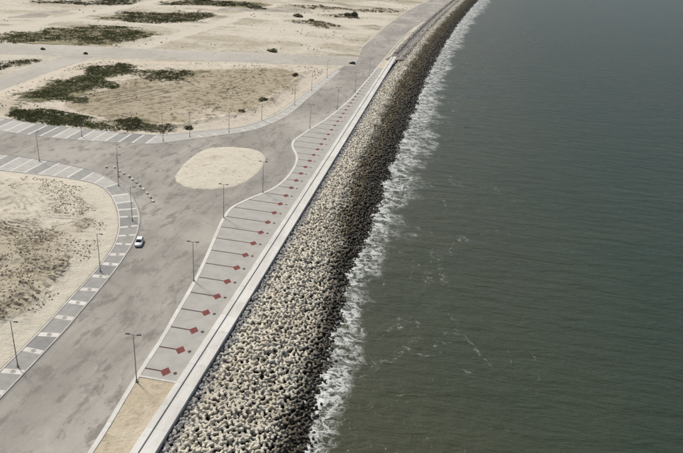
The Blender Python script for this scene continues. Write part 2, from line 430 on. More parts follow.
# ------------------------------------------------------------------ lines measured on the ground (metres)
CURB = [(-47.0, 40), (-47.5, 70.0), (-49.0, 88.3), (-49.9, 102.5), (-51.0, 113.4), (-52.3, 126), (-54.3, 139.6), (-57.3, 157), (-58.4, 165.3), (-58.2, 172),
        (-55.3, 180.2), (-52.3, 186.6), (-50.3, 193.5), (-49.4, 204.3), (-50.1, 216.6), (-52.0, 225.2), (-55.2, 232.8), (-57.0, 239.0), (-57.0, 246),
        (-55.0, 259.9), (-52.0, 276.3), (-49.7, 296.1), (-47.9, 317.7), (-47.2, 333.0), (-46.3, 370), (-45.7, 405.8), (-45.2, 432.5)]
curb = smooth_line(CURB, 1.5)
curb_far = smooth_line([(-45.2, 432.5), (-44.2, 490), (-42.0, 550), (-39.8, 602.1)], 4)
WALL_IN, WALL_OUT, WALL_Y0, WALL_Y1 = -41.4, -37.7, 30.0, 452.0
SHORE = [(-14.6, 20), (-14.5, 70), (-14.6, 84.9), (-14.9, 90.1), (-15.8, 106.0), (-15.6, 119.6), (-16.9, 132.3), (-18.5, 144.2), (-17.9, 155.8), (-16.6, 169.2), (-17.0, 189.5), (-16.2, 202.9), (-16.5, 215.5), (-16.3, 260.3), (-15.2, 315.4), (-15.0, 350), (-15.2, 5000)]
def shore_x(y):
    y = np.asarray(y, float)
    return np.interp(y, [p[1] for p in SHORE], [p[0] for p in SHORE]) + off(y) + 0.7 * fbm(y, y * 0 + 3.3, 9.0, 71, 3)
SEA_Z = -4.0

# ------------------------------------------------------------------ ground and roads
def coast_edge(dx, y0=-100, y1=2500, step=60):
    return [(dx + float(off(y)), float(y)) for y in np.arange(y0, y1 + 1, step)]
g_out = coast_edge(-39.0) + [(-3000, 2500), (-3000, -100)]
def ground_attr(x, y): return {'rough': 0.4 + 0 * x, 'track': 0 * x}
tag(sheet('ground', g_out, 0.0, 'sand_far', afun=ground_attr), kind='structure')

wear_lines = [[(-60, 20), (-62, 100), (-64, 160), (-58.5, 190), (-56, 215), (-60, 250), (-58, 300), (-56, 400), (-55, 520)],
              [(-66, 300), (-63, 260), (-58, 222), (-57, 200), (-64, 178), (-75, 170)]]
def road_attr(x, y):
    w = np.zeros(len(x))
    for l, wd in zip(wear_lines, (3.2, 2.6)):
        w = np.maximum(w, np.exp(-(polydist(x, y, smooth_line(l, 8), False) / wd) ** 2))
    w = np.clip(w * (0.55 + 0.9 * fbm(x, y, 22, 5)), 0, 1)
    du = np.clip(0.5 * sstep(60, 10, np.abs(x + 100)) * 0 + sstep(0.15, 0.6, fbm(x, y, 30, 9)) * 0.6, 0, 1)
    return {'wear': w, 'dust': du}
far_l = [(-66, 400), (-65.5, 494), (-63.6, 605), (-56.6, 754), (-40, 914), (-16, 1050), (60, 1500)]
far_r = [(-45.3 + float(off(y)) * (1.0 if y > 620 else 0.6), y) for y in (432, 500, 560, 620, 700, 800, 914, 1050, 1500)]
road_out = ([(-75, 20)] + [p for p in offset_line(curb, 0.1)] + far_r[1:] + [(p[0], p[1]) for p in reversed(far_l)]
            + [(-67, 392), (-112, 232), (-260, 232), (-420, 232), (-420, 165), (-105, 165), (-88, 152), (-77, 120)])
tag(sheet('road', road_out, 0.02, 'asphalt', res=3.0, afun=road_attr), kind='structure')
ra_t = [(-420, 306), (-270.7, 362.4), (-176.8, 396.8), (-86.5, 430.6), (-62, 442)]
ra_b = [(-60, 408), (-80.1, 400.4), (-165.1, 367.9), (-250.4, 333.8), (-420, 270)]
tag(sheet('road', ra_t + ra_b, 0.026, 'asphalt', res=4.0, afun=lambda x, y: {'wear': 0 * x, 'dust': 0.65 + 0.35 * sstep(-.2, .5, fbm(x, y, 25, 21))}), kind='structure')
tag(sheet('road', [(-216, 225), (-216.1, 285.7), (-219, 346), (-204, 352), (-203, 300), (-200, 262), (-199, 225)], 0.031, 'asphalt', res=4.0,
          afun=lambda x, y: {'wear': 0 * x, 'dust': 0.65 + 0.35 * sstep(-.2, .5, fbm(x, y, 25, 23))}), kind='structure')

# --- parking strips
BAY_ROAD = [(-67.6, 40), (-68.4, 70), (-68.9, 84), (-69.6, 100.4), (-70.4, 108.6), (-71.2, 117.5), (-72.4, 127.5), (-74.3, 138), (-76.7, 146.8), (-79.9, 154.6), (-83.4, 160.6), (-87.3, 166.1), (-91, 170.6), (-96.9, 176.2), (-103, 180.4), (-110.9, 184.4), (-123.2, 187.2), (-134.7, 188.0), (-152, 188.2), (-230, 188.2)]
BAY_SAND = [(-72.2, 40), (-72.9, 70), (-73.3, 84), (-74.0, 100.4), (-74.8, 108.6), (-75.5, 117.5), (-76.5, 126.5), (-78.0, 135.7), (-80.3, 143), (-83.2, 149.6), (-87.4, 157), (-92.0, 163.6), (-96, 168.5), (-100.6, 172.6), (-106.5, 175.2), (-115.1, 176.0), (-122.2, 175.7), (-132.9, 175.0), (-152, 174.4), (-230, 174)]
bay_road = smooth_line(BAY_ROAD, 1.5); bay_sand = smooth_line(BAY_SAND, 1.5)
lot = tag(sheet('parking_strip', bay_road + bay_sand[::-1], 0.034, 'bay_light'), 'grey paved parking strip curving round the tracked bare sand plot', kind='structure')
tag(ribbon('kerb', bay_road, 0.26, 0.0, 0.17, 'kerb_grey'), kind='structure')
tag(ribbon('kerb_dark_strip', offset_line(bay_road, 0.42), 0.34, 0.0, 0.028, 'bay_dark'), kind='structure')  # dark strip along the road side of the kerb
tag(ribbon('kerb', bay_sand, 0.22, 0.0, 0.14, 'kerb'), kind='structure')

def quad(name, pts, z, mat, parent, th=0.0):
    if th:
        v = [(x, y, z) for x, y in pts] + [(x, y, z - th) for x, y in pts]
        n = len(pts); f = [tuple(range(n))] + [(i, n + i, n + (i + 1) % n, (i + 1) % n) for i in range(n)]
    else:
        v = [(x, y, z) for x, y in pts]; f = [tuple(range(len(pts)))]
    # orient upward
    a = sum(pts[i][0] * pts[(i + 1) % len(pts)][1] - pts[(i + 1) % len(pts)][0] * pts[i][1] for i in range(len(pts)))
    if a < 0: f = [q[::-1] for q in f]
    return obj_from(name, v, f, mat, parent)
def nearest_on(line, p):
    L = np.array(line); return L[np.argmin(((L - np.array(p)) ** 2).sum(1))]
def ring_mesh(r0, r1, h, n=14):
    v = []; f = []
    for i in range(n):
        t = 2 * math.pi * i / n
        for r, z in ((r0, 0.004), (r0, h), (r1, h), (r1, 0.004)): v.append((r * math.cos(t), r * math.sin(t), z))
    for i in range(n):
        a = 4 * i; b = 4 * ((i + 1) % n)
        for j in range(3): f.append((a + j, a + j + 1, b + j + 1, b + j)[::-1])
    me = bpy.data.meshes.new('tree_pit'); me.from_pydata(v, [], f); me.materials.append(M['kerb_grey']); me.update(); return me
def disc_mesh(r, n=14):
    v = [(r * math.cos(2 * math.pi * i / n), r * math.sin(2 * math.pi * i / n), 0.003) for i in range(n)]
    me = bpy.data.meshes.new('soil_disc'); me.from_pydata(v, [], [tuple(range(n))]); me.materials.append(M['soil']); me.update(); return me
RING = ring_mesh(0.36, 0.50, 0.05); DISC = disc_mesh(0.36)
def divider(parent, a, b, w, z, pit=None):
    a = np.array(a, float); b = np.array(b, float); d = (b - a) / np.linalg.norm(b - a); nn = np.array((-d[1], d[0])) * w / 2
    o = quad('bay_divider', [tuple(a - nn), tuple(b - nn), tuple(b + nn), tuple(a + nn)], z, 'divider', parent, 0.05)
    if pit is not None:
        c = a + (b - a) * pit
        for nm, me in (('tree_pit_rim', RING), ('tree_pit_soil', DISC)):
            q = bpy.data.objects.new(nm, me); COL.objects.link(q); q.location = (c[0], c[1], z); q.parent = o
    return o
# column beside the main road
ends = []
ys = [50.2, 56.2, 62.2, 68.2, 74.2, 80.3, 86.2, 92.4, 98.5, 104.5, 110.5, 116.6, 122.6, 128.7, 134.2, 139.6, 145.3, 150.8, 156.4, 161.2, 166.0, 170.6]
for y in ys:
    xr = at_y(bay_road[:len(bay_road)], y)
    p = np.array((xr, y)); q = nearest_on(bay_sand, p)
    d = (q - p) / np.linalg.norm(q - p)
    ends.append((p + d * 0.30, q - d * 0.22))
# corner and the row along the cross road
for xa, xb in ((-100.2, -97.9), (-104.8, -104.6), (-109.7, -109.6), (-114.8, -114.7), (-119.5, -119.4), (-124.3, -124.2), (-129.1, -129.1), (-133.8, -134.0), (-138.6, -138.9), (-143.5, -143.8), (-148.3, -148.6)):
    rb = min(bay_road, key=lambda p: abs(p[0] - xb) + (100 if p[1] < 170 else 0)); sb = min(bay_sand, key=lambda p: abs(p[0] - xa) + (100 if p[1] < 165 else 0))
    p = np.array((xb, rb[1])); q = np.array((xa, sb[1])); d = (q - p) / np.linalg.norm(q - p)
    ends.append((p + d * 0.30, q - d * 0.22))
shades = ['bay', 'bay', 'bay_dark', 'bay', 'bay_light']
for i, (p, q) in enumerate(ends):
    near = i < 15
    divider(lot, q, p, 1.35 if near else (0.95 if i < 22 else 0.75), 0.052, 0.52 if i < 19 else None)
    if i + 1 < len(ends):
        p2, q2 = ends[i + 1]
        A, B, Cc, D = p, p2, q2, q
        gp = (p2 - p) / np.linalg.norm(p2 - p) * 0.45; gq = (q2 - q) / np.linalg.norm(q2 - q) * 0.45
        quad('parking_bay', [tuple(p + gp), tuple(p2 - gp), tuple(q2 - gq), tuple(q + gq)], 0.043, (('bay_dark' if i % 5 == 2 else 'bay') if i < 20 else ('bay_light' if i % 3 else 'bay')), lot)

# row along the far side of the cross road
FAR_TOP = smooth_line([(-260, 226), (-200, 225.6), (-173.0, 225.2), (-157.7, 223.9), (-145.6, 224.2), (-130.2, 225.2), (-119.5, 226.0), (-110, 228), (-104.1, 230.9), (-93.8, 241.0), (-81.5, 254.0), (-76.0, 270), (-73.0, 286.5), (-72.0, 314.2), (-70.5, 350), (-68.7, 390.1)], 1.5)
FAR_BOT = smooth_line([(-260, 210.5), (-200, 210.5), (-162.5, 210.5), (-150.2, 210.4), (-138.3, 210.8), (-126.7, 212.6), (-115.2, 215.2), (-106.2, 217.6), (-98.7, 224.6), (-88.2, 236.0), (-77, 249.5), (-71.3, 266), (-68.6, 286), (-67.8, 314), (-66.5, 350), (-65.5, 380), (-65.5, 390)], 1.5)
lot2 = tag(sheet('parking_strip', FAR_BOT + FAR_TOP[::-1], 0.036, 'bay_light'), 'pale parking strip along the scrub-edged rough plot', kind='structure')
tag(ribbon('kerb', FAR_BOT, 0.40, 0.0, 0.10, 'kerb_grey'), kind='structure')
tag(ribbon('kerb', FAR_TOP, 0.45, 0.0, 0.16, 'kerb'), kind='structure')
prev = None
for i, x in enumerate(list(np.arange(-199.4, -107, 4.82))):
    b = min(FAR_BOT, key=lambda p: abs(p[0] - x)); t = min(FAR_TOP, key=lambda p: abs(p[0] - x))
    lo, hi = np.array((x, b[1] + 0.35)), np.array((x - 0.4, t[1] - 0.35))
    divider(lot2, lo, hi, 0.75, 0.054)
    if prev is not None:
        quad('parking_bay', [(prev[0][0] + .45, prev[0][1]), (lo[0] - .45, lo[1]), (hi[0] - .45, hi[1]), (prev[1][0] + .45, prev[1][1])], 0.045, ['bay', 'bay_light', 'bay_light', 'bay', 'bay_dark', 'bay', 'bay_light'][i % 7], lot2)
    prev = (lo, hi)
acc = 0; last = None
for a in [p for p in FAR_BOT if p[0] > -97 and p[1] < 388]:
    if last is not None: acc += math.dist(a, last)
    last = a
    if acc > 6.2:
        acc = 0; q = nearest_on(FAR_TOP, a); d = (q - np.array(a)) / np.linalg.norm(q - np.array(a))
        divider(lot2, np.array(a) + d * 0.3, np.array(a) + d * 3.4, 0.8, 0.054)

# ------------------------------------------------------------------ bare plots
def tracks(x, y, lines, w=0.35):
    t = np.zeros(len(x))
    for l in lines: t = np.maximum(t, np.exp(-(polydist(x, y, l, False) / w) ** 2))
    return t
def arc(cx, cy, r, a0, a1, n=14, wob=0.6, s=0):
    t = np.linspace(math.radians(a0), math.radians(a1), n)
    rr = r + wob * fbm(t * 3 + s, t * 0 + s, 1.0, 77)
    return [(cx + q * math.cos(k), cy + q * math.sin(k)) for q, k in zip(rr, t)]
def dense(outline, step=2.0, jit=0.0):
    out = []
    for i in range(len(outline)):
        a = np.array(outline[i]); b = np.array(outline[(i + 1) % len(outline)]); n = max(1, int(np.linalg.norm(b - a) / step))
        for k in range(n): out.append(tuple(a + (b - a) * k / n + rng.uniform(-jit, jit, 2)))
    return out

# left plot
left_edge = [p for p in offset_line(bay_sand, -0.25) if p[1] > 40][::1]
left_out = [p for p in left_edge if p[0] > -170] + [(-170, 120), (-135, 60), (-100, 41)]
l_tr = []
for k in range(9): l_tr.append(arc(-165 + k * 1.5, 62 + 2 * k, 62 + 3.1 * k, 12, 62, 26, 2.0, k * 1.7))
for k in range(4): l_tr.append([(-99 + 1.4 * k, 128 + k), (-93.5 + 1.3 * k, 138 + k), (-92 + 0.9 * k, 148 + k)])
for k in range(3): l_tr.append([(-104 + 2 * k, 150 + k), (-96 + 1.6 * k, 159 + .4 * k)])
def left_h(x, y):
    d = polydist(x, y, left_out); e = sstep(0, 1.0, d); r = sstep(3.5, 9, d + 3 * fbm(x, y, 8, 31))
    # smoother pale area in the back half of the plot
    back = sstep(118, 136, y + 0.45 * (x + 90) + 12 * fbm(x, y, 14, 33))
    rr = r * (1 - 0.7 * back)
    t = 0.55 * tracks(x, y, l_tr[9:] + l_tr[:4], 0.45) * r * np.clip(0.4 + 1.6 * fbm(x, y, 7, 35), 0, 1)
    pit = np.exp(-(((x + 124) / 9) ** 2 + ((y - 150) / 4) ** 2)) * 1.2
    clod = np.clip(fbm(x, y, 1.8, 36, 3) - 0.18, 0, 1) * 1.9
    ph = (y + 0.35 * x + 12.0 * fbm(x, y, 22, 39, 3) + 3.0 * fbm(x, y, 6, 40, 3)) / 2.0
    rut = sstep(0.2, 0.9, np.sin(ph * 6.283)) * sstep(-0.15, 0.18, fbm(x, y, 9, 44, 5)) * sstep(0.12, 0.5, rr) * np.clip(0.85 + 1.2 * fbm(x, y, 3, 45, 3), 0, 1)
    t = np.clip(t + rut, 0, 1)
    h = e * 0.10 + 1.0 * sstep(0.5, 10, d) + 0.9 * r * (fbm(x, y, 11, 30, 4) + 0.4) * (1 - .5 * back) + rr * (0.40 * fbm(x, y, 2.6, 32, 4) + clod * np.clip(fbm(x, y, 12, 37) + .35, 0, 1)) - 0.5 * t - pit * r
    return h, {'rough': np.clip(rr + 0.15 * back * r, 0, 1), 'track': np.clip(t * 0.9 + clod * 0.8 * rr + pit * r * .8 * sstep(-.1, .3, fbm(x, y, 4, 38)), 0, 1)}
tag(sheet('sand_plot', left_out, 0.0, 'sand', res=0.45, hfun=left_h), 'bare sand plot with curved tyre tracks inside the parking strip', kind='structure')

# oval traffic island
OV = [(-84.3, 188.8), (-80.6, 183.6), (-74.4, 181.4), (-66.6, 184.2), (-61.9, 190.4), (-60.2, 200.0), (-60.4, 212.3), (-62.8, 220.3), (-67.0, 225.2), (-72.5, 226.6), (-80.2, 224.6), (-85.2, 219.4), (-86.7, 209.4), (-86.0, 198.5)]
ov = [(x + rng.normal(0, .12), y + rng.normal(0, .18)) for x, y in smooth_line(OV + [OV[0]], 0.8)[:-1]]
def ov_h(x, y):
    d = polydist(x, y, ov)
    return sstep(0, 1.2, d) * 0.15 + 0.12 * sstep(0, 6, d) * (fbm(x, y, 5, 41) + .5) + 0.25 * sstep(0, 14, d), {'rough': np.clip(0.12 + 0.5 * fbm(x, y, 9, 47), 0, 1), 'track': np.clip(np.clip(fbm(x, y, 4, 43) * 2 - 0.75, 0, .7) + 0.45 * tracks(x, y, [arc(-73, 204, 9 + .9 * k, 20 + 50 * k, 150 + 60 * k, 16, .8, k) for k in range(3)], 0.35), 0, 1)}
tag(sheet('traffic_island', ov, 0.0, 'sand', res=0.6, hfun=ov_h), 'oval island of pale smooth sand in the asphalt junction', kind='structure')

# middle plot
mid_out = dense([p for p in offset_line(FAR_TOP, -0.3) if p[0] > -200 and p[1] < 389] + [(-78.8, 396.5), (-161.5, 362.5), (-197.1, 347), (-203, 330), (-200, 290), (-198.2, 260.5), (-198.5, 232)], 2.0, 0.12)
TILL = [(-158.3, 248), (-160, 300), (-140, 345), (-100, 372), (-84, 368), (-83.8, 340), (-86.2, 280.5), (-98.3, 254.3), (-111.5, 239.7), (-132.8, 238.4)]
VEG1 = [(-188, 258), (-186, 287), (-182.5, 331), (-171, 333), (-163, 322), (-166, 305), (-163, 284), (-158, 262), (-169, 250), (-180, 248)]
VEG2 = [(-173, 227.5), (-174, 236), (-160, 239), (-145, 236), (-131, 231.5), (-126, 228), (-140.3, 227.2), (-157, 226.5)]
VEG3 = [(-137, 231.0), (-129, 244), (-122, 245.9), (-113, 238), (-104, 235), (-106, 233), (-121, 228.5)]
VEG4 = [(-166, 327), (-150, 338), (-132, 342.1), (-130, 330), (-136, 314), (-146, 310), (-156, 316)]
m_tr = [[(-163 + 3.3 * k + (k % 3), 266 - 1.5 * k), (-149 + 3.3 * k + (k % 2), 294 + (k % 3) * 3)] for k in range(7)]
m_tr += [arc(-190, 330, 60 + 2.2 * k, -70, -10, 20, 1.5, k) for k in range(3)]
m_tr += [[(-150 + 4 * k, 245 + 2 * k), (-120 + 4 * k, 300), (-112 + 3 * k, 350)] for k in range(4)]
bank = smooth_line([(-82.5, 372), (-82, 340), (-84.5, 282), (-96.5, 254), (-110, 237.5), (-132, 234.5), (-160, 238)], 3)
def mid_h(x, y):
    d = polydist(x, y, mid_out); e = sstep(0, 1.2, d)
    ins = inside(x, y, TILL); dt = polydist(x, y, TILL) * np.where(ins, 1, -1)
    r = sstep(-2.5, 3.5, dt + 3 * fbm(x, y, 9, 51))
    bk = np.exp(-(polydist(x, y, bank, False) / 1.6) ** 2) * (0.55 + fbm(x, y, 6, 52))
    t = np.maximum(tracks(x, y, m_tr[7:], 0.6) * r * 0.6, tracks(x, y, m_tr[:7], 0.75))
    till = 0.9 * fbm(x, y, 3.0, 53, 3) + 0.9 * np.abs(fbm(x, y, 2.2, 54, 2))
    h = e * 0.12 + 0.25 * e * (fbm(x, y, 14, 55, 3) + .5) + r * (till - 0.5) * 0.9 * e + bk * 0.9 * e - 0.7 * t
    h = np.maximum(h, -0.0 + 0.05 * e)
    green = np.zeros(len(x))
    for pl, amp in ((VEG1, 1), (VEG2, 1), (VEG3, .9), (VEG4, .7)):
        dv = polydist(x, y, pl) * np.where(inside(x, y, pl), 1, -1)
        green = np.maximum(green, amp * sstep(-2.5, 2.5, dv + 9 * fbm(x, y, 7, 58, 5) - 1.0) * (0.55 + 0.6 * sstep(-.3, .3, fbm(x, y, 2.5, 60, 3))))
    return h + 0.8 * sstep(1, 12, d), {'rough': np.clip(0.30 * sstep(1, 6, d) + 0.05 + 0.65 * r + 0.4 * bk, 0, 1), 'track': np.clip(t + bk * .6 * sstep(.3, .9, fbm(x, y, 4, 57) + .5) + 0.85 * r * sstep(.08, .42, fbm(x, y, 2.0, 59, 2)), 0, 1), 'green': green}
tag(sheet('sand_plot', mid_out, 0.0, 'sand_tilled', res=0.72, hfun=mid_h), 'rough tan plot with banked edges and dark green scrub', kind='structure')

# wedge plot between the two side roads
wed = dense([(-222.5, 262), (-219.4, 290), (-222.5, 338), (-250, 330), (-330, 300), (-330, 262)], 3.0, 0.2)
def flat_h(seed, amp=0.5, rough=0.45, gr=8.0):
    def f(x, y, seed=seed):
        return None
    return f
def wed_h(x, y):
    d = polydist(x, y, wed); e = sstep(0, 1.5, d)
    return e * (0.12 + 0.35 * (fbm(x, y, 9, 61) + .5)), {'rough': 0.35 + 0.3 * fbm(x, y, 15, 63), 'track': 0 * x}
tag(sheet('sand_plot', wed, 0.0, 'sand_far', res=2.0, hfun=wed_h), 'sandy wedge plot between the two pale side roads', kind='structure')

# plots beyond the cross avenue
far_out = dense([(-62.3, 448), (-67.2, 494), (-65.2, 605), (-58.2, 754), (-41.6, 914), (-16, 1060), (-700, 1060), (-700, 205), (-420, 308), (-270.7, 364), (-176.8, 398.4), (-86.5, 432.2), (-64, 442)], 5.0, 0.3)
DARK = [  # dark scrubby plots, set a little below the surrounding sand
    [(-283, 372), (-279, 412), (-275.5, 434.5), (-252, 449), (-213, 460), (-207, 436), (-213, 388), (-239.4, 376), (-270, 366)],
    [(-329, 446), (-327, 500), (-313, 521), (-309, 468)],
    [(-280, 481), (-275, 540), (-228, 579), (-206, 562), (-213, 513), (-244, 494)],
    [(-360, 540), (-356, 567), (-315, 621), (-304, 584), (-329, 550)],
    [(-280, 602), (-272.5, 666), (-210, 708), (-190, 690), (-200, 640), (-247, 626)],
    [(-225, 600), (-218, 640), (-150, 690), (-140, 655)],
]
def far_h(x, y):
    d = polydist(x, y, far_out); e = sstep(0, 3, d)
    r = 0.52 + 0.9 * fbm(x, y, 45, 81) + 0.5 * fbm(x * 0.35 - y * 0.2, y * 1.6, 30, 88)
    # broad pale tracks between the plots
    path = np.zeros(len(x))
    for l, w in (([(-300, 340), (-296, 480), (-292, 700), (-290, 1000)], 9), ([(-420, 425), (-300, 468), (-190, 515), (-70, 560)], 8), ([(-440, 545), (-300, 590), (-190, 632), (-60, 690)], 8), ([(-196, 392), (-192, 520), (-190, 700)], 9)):
        path = np.maximum(path, sstep(w, w * 0.4, polydist(x, y, l, False)))
    mound = np.zeros(len(x))
    for cx, cy, sx, sy, hh in ((-128, 575, 22, 14, 3.0), (-105, 560, 18, 8, 2.0), (-112, 640, 26, 12, 2.6), (-92, 642, 7, 6, 2.5), (-160, 610, 14, 8, 1.8), (-150, 700, 40, 12, 2.5), (-90, 730, 40, 10, 2.5), (-75, 600, 8, 12, 1.2), (-90, 480, 10, 6, .9), (-75, 465, 7, 4, 1.0), (-110, 470, 8, 5, .8), (-160, 450, 12, 5, .7)):
        mound = np.maximum(mound, hh * np.exp(-((x - cx) / sx) ** 2 - ((y - cy) / sy) ** 2) * (0.6 + 0.9 * fbm(x, y, 9, 83)))
    h = e * 0.12 + e * (1 - path) * 0.7 * (fbm(x, y, 16, 82, 4) + .35) + mound * e
    for D in DARK:
        ins = inside(x, y, D); dd = polydist(x, y, D) * np.where(ins, 1, -1)
        k = sstep(-3, 3, dd); h = h * (1 - k) + k * (0.06 + 0.0 * x)
    h = np.maximum(h, 0.05 * e)
    return h, {'rough': np.clip(r * (1 - path) + 0.4 * np.clip(mound, 0, 1), 0, 1), 'track': np.clip(mound * .5 * (fbm(x, y, 8, 84) + .4), 0, 1) + 0.75 * sstep(.12, .5, fbm(x * 0.5, y * 1.3, 32, 85)) * (1 - path)}
tag(sheet('terrain', far_out, 0.0, 'sand_far', res=3.2, hfun=far_h), kind='structure')
for i, D in enumerate(DARK):
    tag(sheet('terrain', dense(D, 4, 1.6), 0.13, 'soil_dark' if i not in (1, 3, 5) else 'soil_grey', res=6.0, hfun=lambda x, y, D=D: (0.25 * (fbm(x, y, 9, 91) + .3) * sstep(0, 4, polydist(x, y, D)), {})), kind='structure')

# ------------------------------------------------------------------ promenade
prom_line = [p for p in curb if 90.8 <= p[1] <= 410]
prom_out = [(at_y(curb, 90.8), 90.8)] + prom_line + [(-41.3, 410), (-41.3, 90.8)]
prom = tag(sheet('promenade', prom_out, 0.10, 'paving'), 'grey promenade paving with a row of red diamonds beside the sea wall', kind='structure')
tag(sheet('sand_strip', [(at_y(curb, 40.5), 40.5)] + [p for p in curb if 41 < p[1] < 90] + [(at_y(curb, 90.5), 90.5), (-41.3, 90.5), (-41.3, 40.5)], 0.06, 'beige_sand', res=0.7,
          hfun=lambda x, y: (0.06 * fbm(x, y, 3, 95), {'rough': np.clip(0.5 + 0.8 * fbm(x, y, 7, 96), 0, 1), 'track': 0.5 * tracks(x, y, [[(-45.6, 40), (-45.0, 64), (-45.8, 90)], [(-44.0, 40), (-43.4, 64), (-44.2, 90)]], .25) * np.clip(.5 + fbm(x, y, 5, 98), 0, 1)})), 'beige sand strip between white kerb and sea wall', kind='structure')
tag(sheet('sand_strip', [(at_y(curb, 410.3), 410.3)] + [p for p in curb if 411 < p[1] < 432] + [(-41.3, 440), (-41.3, 410.3)], 0.06, 'beige_sand', res=1.0,
          hfun=lambda x, y: (0.08 * fbm(x, y, 3, 97), {})), 'sandy end of the promenade where the paving stops', kind='structure')
tag(ribbon('kerb', curb, 0.85, 0.0, 0.16, 'white_conc'), kind='structure')
tag(ribbon('kerb', curb_far, 0.6, 0.0, 0.16, 'kerb'), kind='structure')
tag(ribbon('kerb', [(at_y(curb, 90.8) + 0.45, 90.65), (-41.42, 90.65)], 0.45, 0.0, 0.155, 'white_conc'), kind='structure')
def diamond(name, cx, cy, hx, hy, z, mat):
    return quad(name, [(cx - hx, cy + 0.05), (cx + 0.12 * hx, cy - hy), (cx + hx, cy), (cx - 0.02 * hx, cy + hy)], z, mat, prom)
for k in range(44):
    y = 93.1 + 7.11 * k
    cx = -44.8 - 1.4 * min(1, k / 20.0)
    x0 = at_y(curb, y) + 0.45
    quad('paving_band', [(x0, y - 0.19), (cx - 0.75, y - 0.19), (cx - 0.75, y + 0.19), (x0, y + 0.19)], 0.104, 'dark_red_paving', prom)
    diamond('diamond_inlay', cx, y, 1.06, 1.42, 0.106, 'red_paving')
    diamond('small_diamond_inlay', cx + 1.9, y, 0.46, 0.55, 0.105, 'dark_red_paving')

# ------------------------------------------------------------------ sea wall
wall = tag(empty('sea_wall', (-39.5, WALL_Y0, 0)), 'long low white concrete sea wall beside the promenade', 'wall')
def wall_part(name, x0, x1, z0, z1, y0, y1, mat, bev=0.03):
    n = int((y1 - y0) / 4); v = []; f = []
    ox, oy = wall.location.x, wall.location.y
    for i in range(n + 1):
        y = y0 + (y1 - y0) * i / n
        w1 = 0.03 * math.sin(i * 1.7) * 0.4
        for x, z in ((x0, z0), (x0, z1 - bev), (x0 + bev, z1), (x1 - bev, z1 + w1 * .3), (x1, z1 - bev), (x1, z0)): v.append((x - ox, y - oy, z))
    for i in range(n):
        for j in range(5):
            a = 6 * i + j; f.append((a, a + 6, a + 7, a + 1))
    f.append((5, 4, 3, 2, 1, 0)[::-1]); a = 6 * n; f.append((a + 5, a + 4, a + 3, a + 2, a + 1, a))
    return obj_from(name, v, f, mat, wall)
wall_part('parapet', WALL_IN, -40.15, -0.5, 0.74, WALL_Y0, WALL_Y1, 'white_conc')
wall_part('coping_slab', -40.147, WALL_OUT, -2.0, 0.48, WALL_Y0, WALL_Y1 + 3, 'white_conc')

# ------------------------------------------------------------------ breakwater
T0 = -34.6
def bw_z(x, y):
    """upper surface of the armour"""
    s = shore_x(y); a = T0 + off(y)
    u = (x - a) / (s - a)
    return np.where(u < 0.30, 0.25 + 0.0 * x, 0.25 - (np.clip(u, 0.30, 2) - 0.30) / 0.70 * 4.35) + 0.35 * fbm(x, y, 7, 101, 2), u
# core under the blocks, from the wall foot to below the water
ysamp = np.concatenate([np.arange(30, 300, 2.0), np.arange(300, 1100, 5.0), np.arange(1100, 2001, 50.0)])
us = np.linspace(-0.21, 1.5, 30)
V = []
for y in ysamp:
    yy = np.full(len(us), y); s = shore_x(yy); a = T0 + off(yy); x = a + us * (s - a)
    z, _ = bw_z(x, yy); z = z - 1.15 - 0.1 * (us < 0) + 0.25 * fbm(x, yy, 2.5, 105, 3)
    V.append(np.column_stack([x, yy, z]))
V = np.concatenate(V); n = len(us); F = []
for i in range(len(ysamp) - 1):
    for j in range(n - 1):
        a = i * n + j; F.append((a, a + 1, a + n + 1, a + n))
tag(obj_from('breakwater_core', V, F, 'core'), 'rubble core of the breakwater, blackened for the shade between concrete blocks', kind='structure')

def tetra_geo(nside=6, bevel=True):
    dirs = [Vector((0, 0, 1)), Vector((0.943, 0, -0.333)), Vector((-0.471, 0.816, -0.333)), Vector((-0.471, -0.816, -0.333))]
    v = []; f = []
    for d in dirs:
        u = d.orthogonal().normalized(); w = d.cross(u); k = len(v)
        rings = [(0.0, 0.43), (0.93, 0.315), (1.0, 0.255)] if bevel else [(0.0, 0.43), (1.0, 0.30)]
        for t, r in rings:
            for i in range(nside):
                a = 2 * math.pi * i / nside; v.append(tuple(d * t + (u * math.cos(a) + w * math.sin(a)) * r))
        for q in range(len(rings) - 1):
            for i in range(nside):
                j = (i + 1) % nside; f.append((k + q * nside + i, k + q * nside + j, k + (q + 1) * nside + j, k + (q + 1) * nside + i))
        f.append(tuple(k + (len(rings) - 1) * nside + i for i in range(nside)))
    return np.array(v), f
def zrot(nn):
    a = rng.uniform(0, 6.283, nn); c, s, o_, l_ = np.cos(a), np.sin(a), np.zeros(nn), np.ones(nn)
    return np.stack([np.stack([c, -s, o_], 1), np.stack([s, c, o_], 1), np.stack([o_, o_, l_], 1)], 1)
def rand_rot(nn):
    q = rng.normal(size=(nn, 4)); q /= np.linalg.norm(q, axis=1)[:, None]
    w, x, y, z = q.T
    return np.stack([np.stack([1 - 2 * (y * y + z * z), 2 * (x * y - z * w), 2 * (x * z + y * w)], 1),
                     np.stack([2 * (x * y + z * w), 1 - 2 * (x * x + z * z), 2 * (y * z - x * w)], 1),
                     np.stack([2 * (x * z - y * w), 2 * (y * z + x * w), 1 - 2 * (x * x + y * y)], 1)], 1)
def rot_to_mat(R, p, s):
    mm = Matrix.Identity(4)
    for i in range(3):
        for j in range(3): mm[i][j] = float(R[i][j] * s)
        mm[i][3] = float(p[i])
    return mm
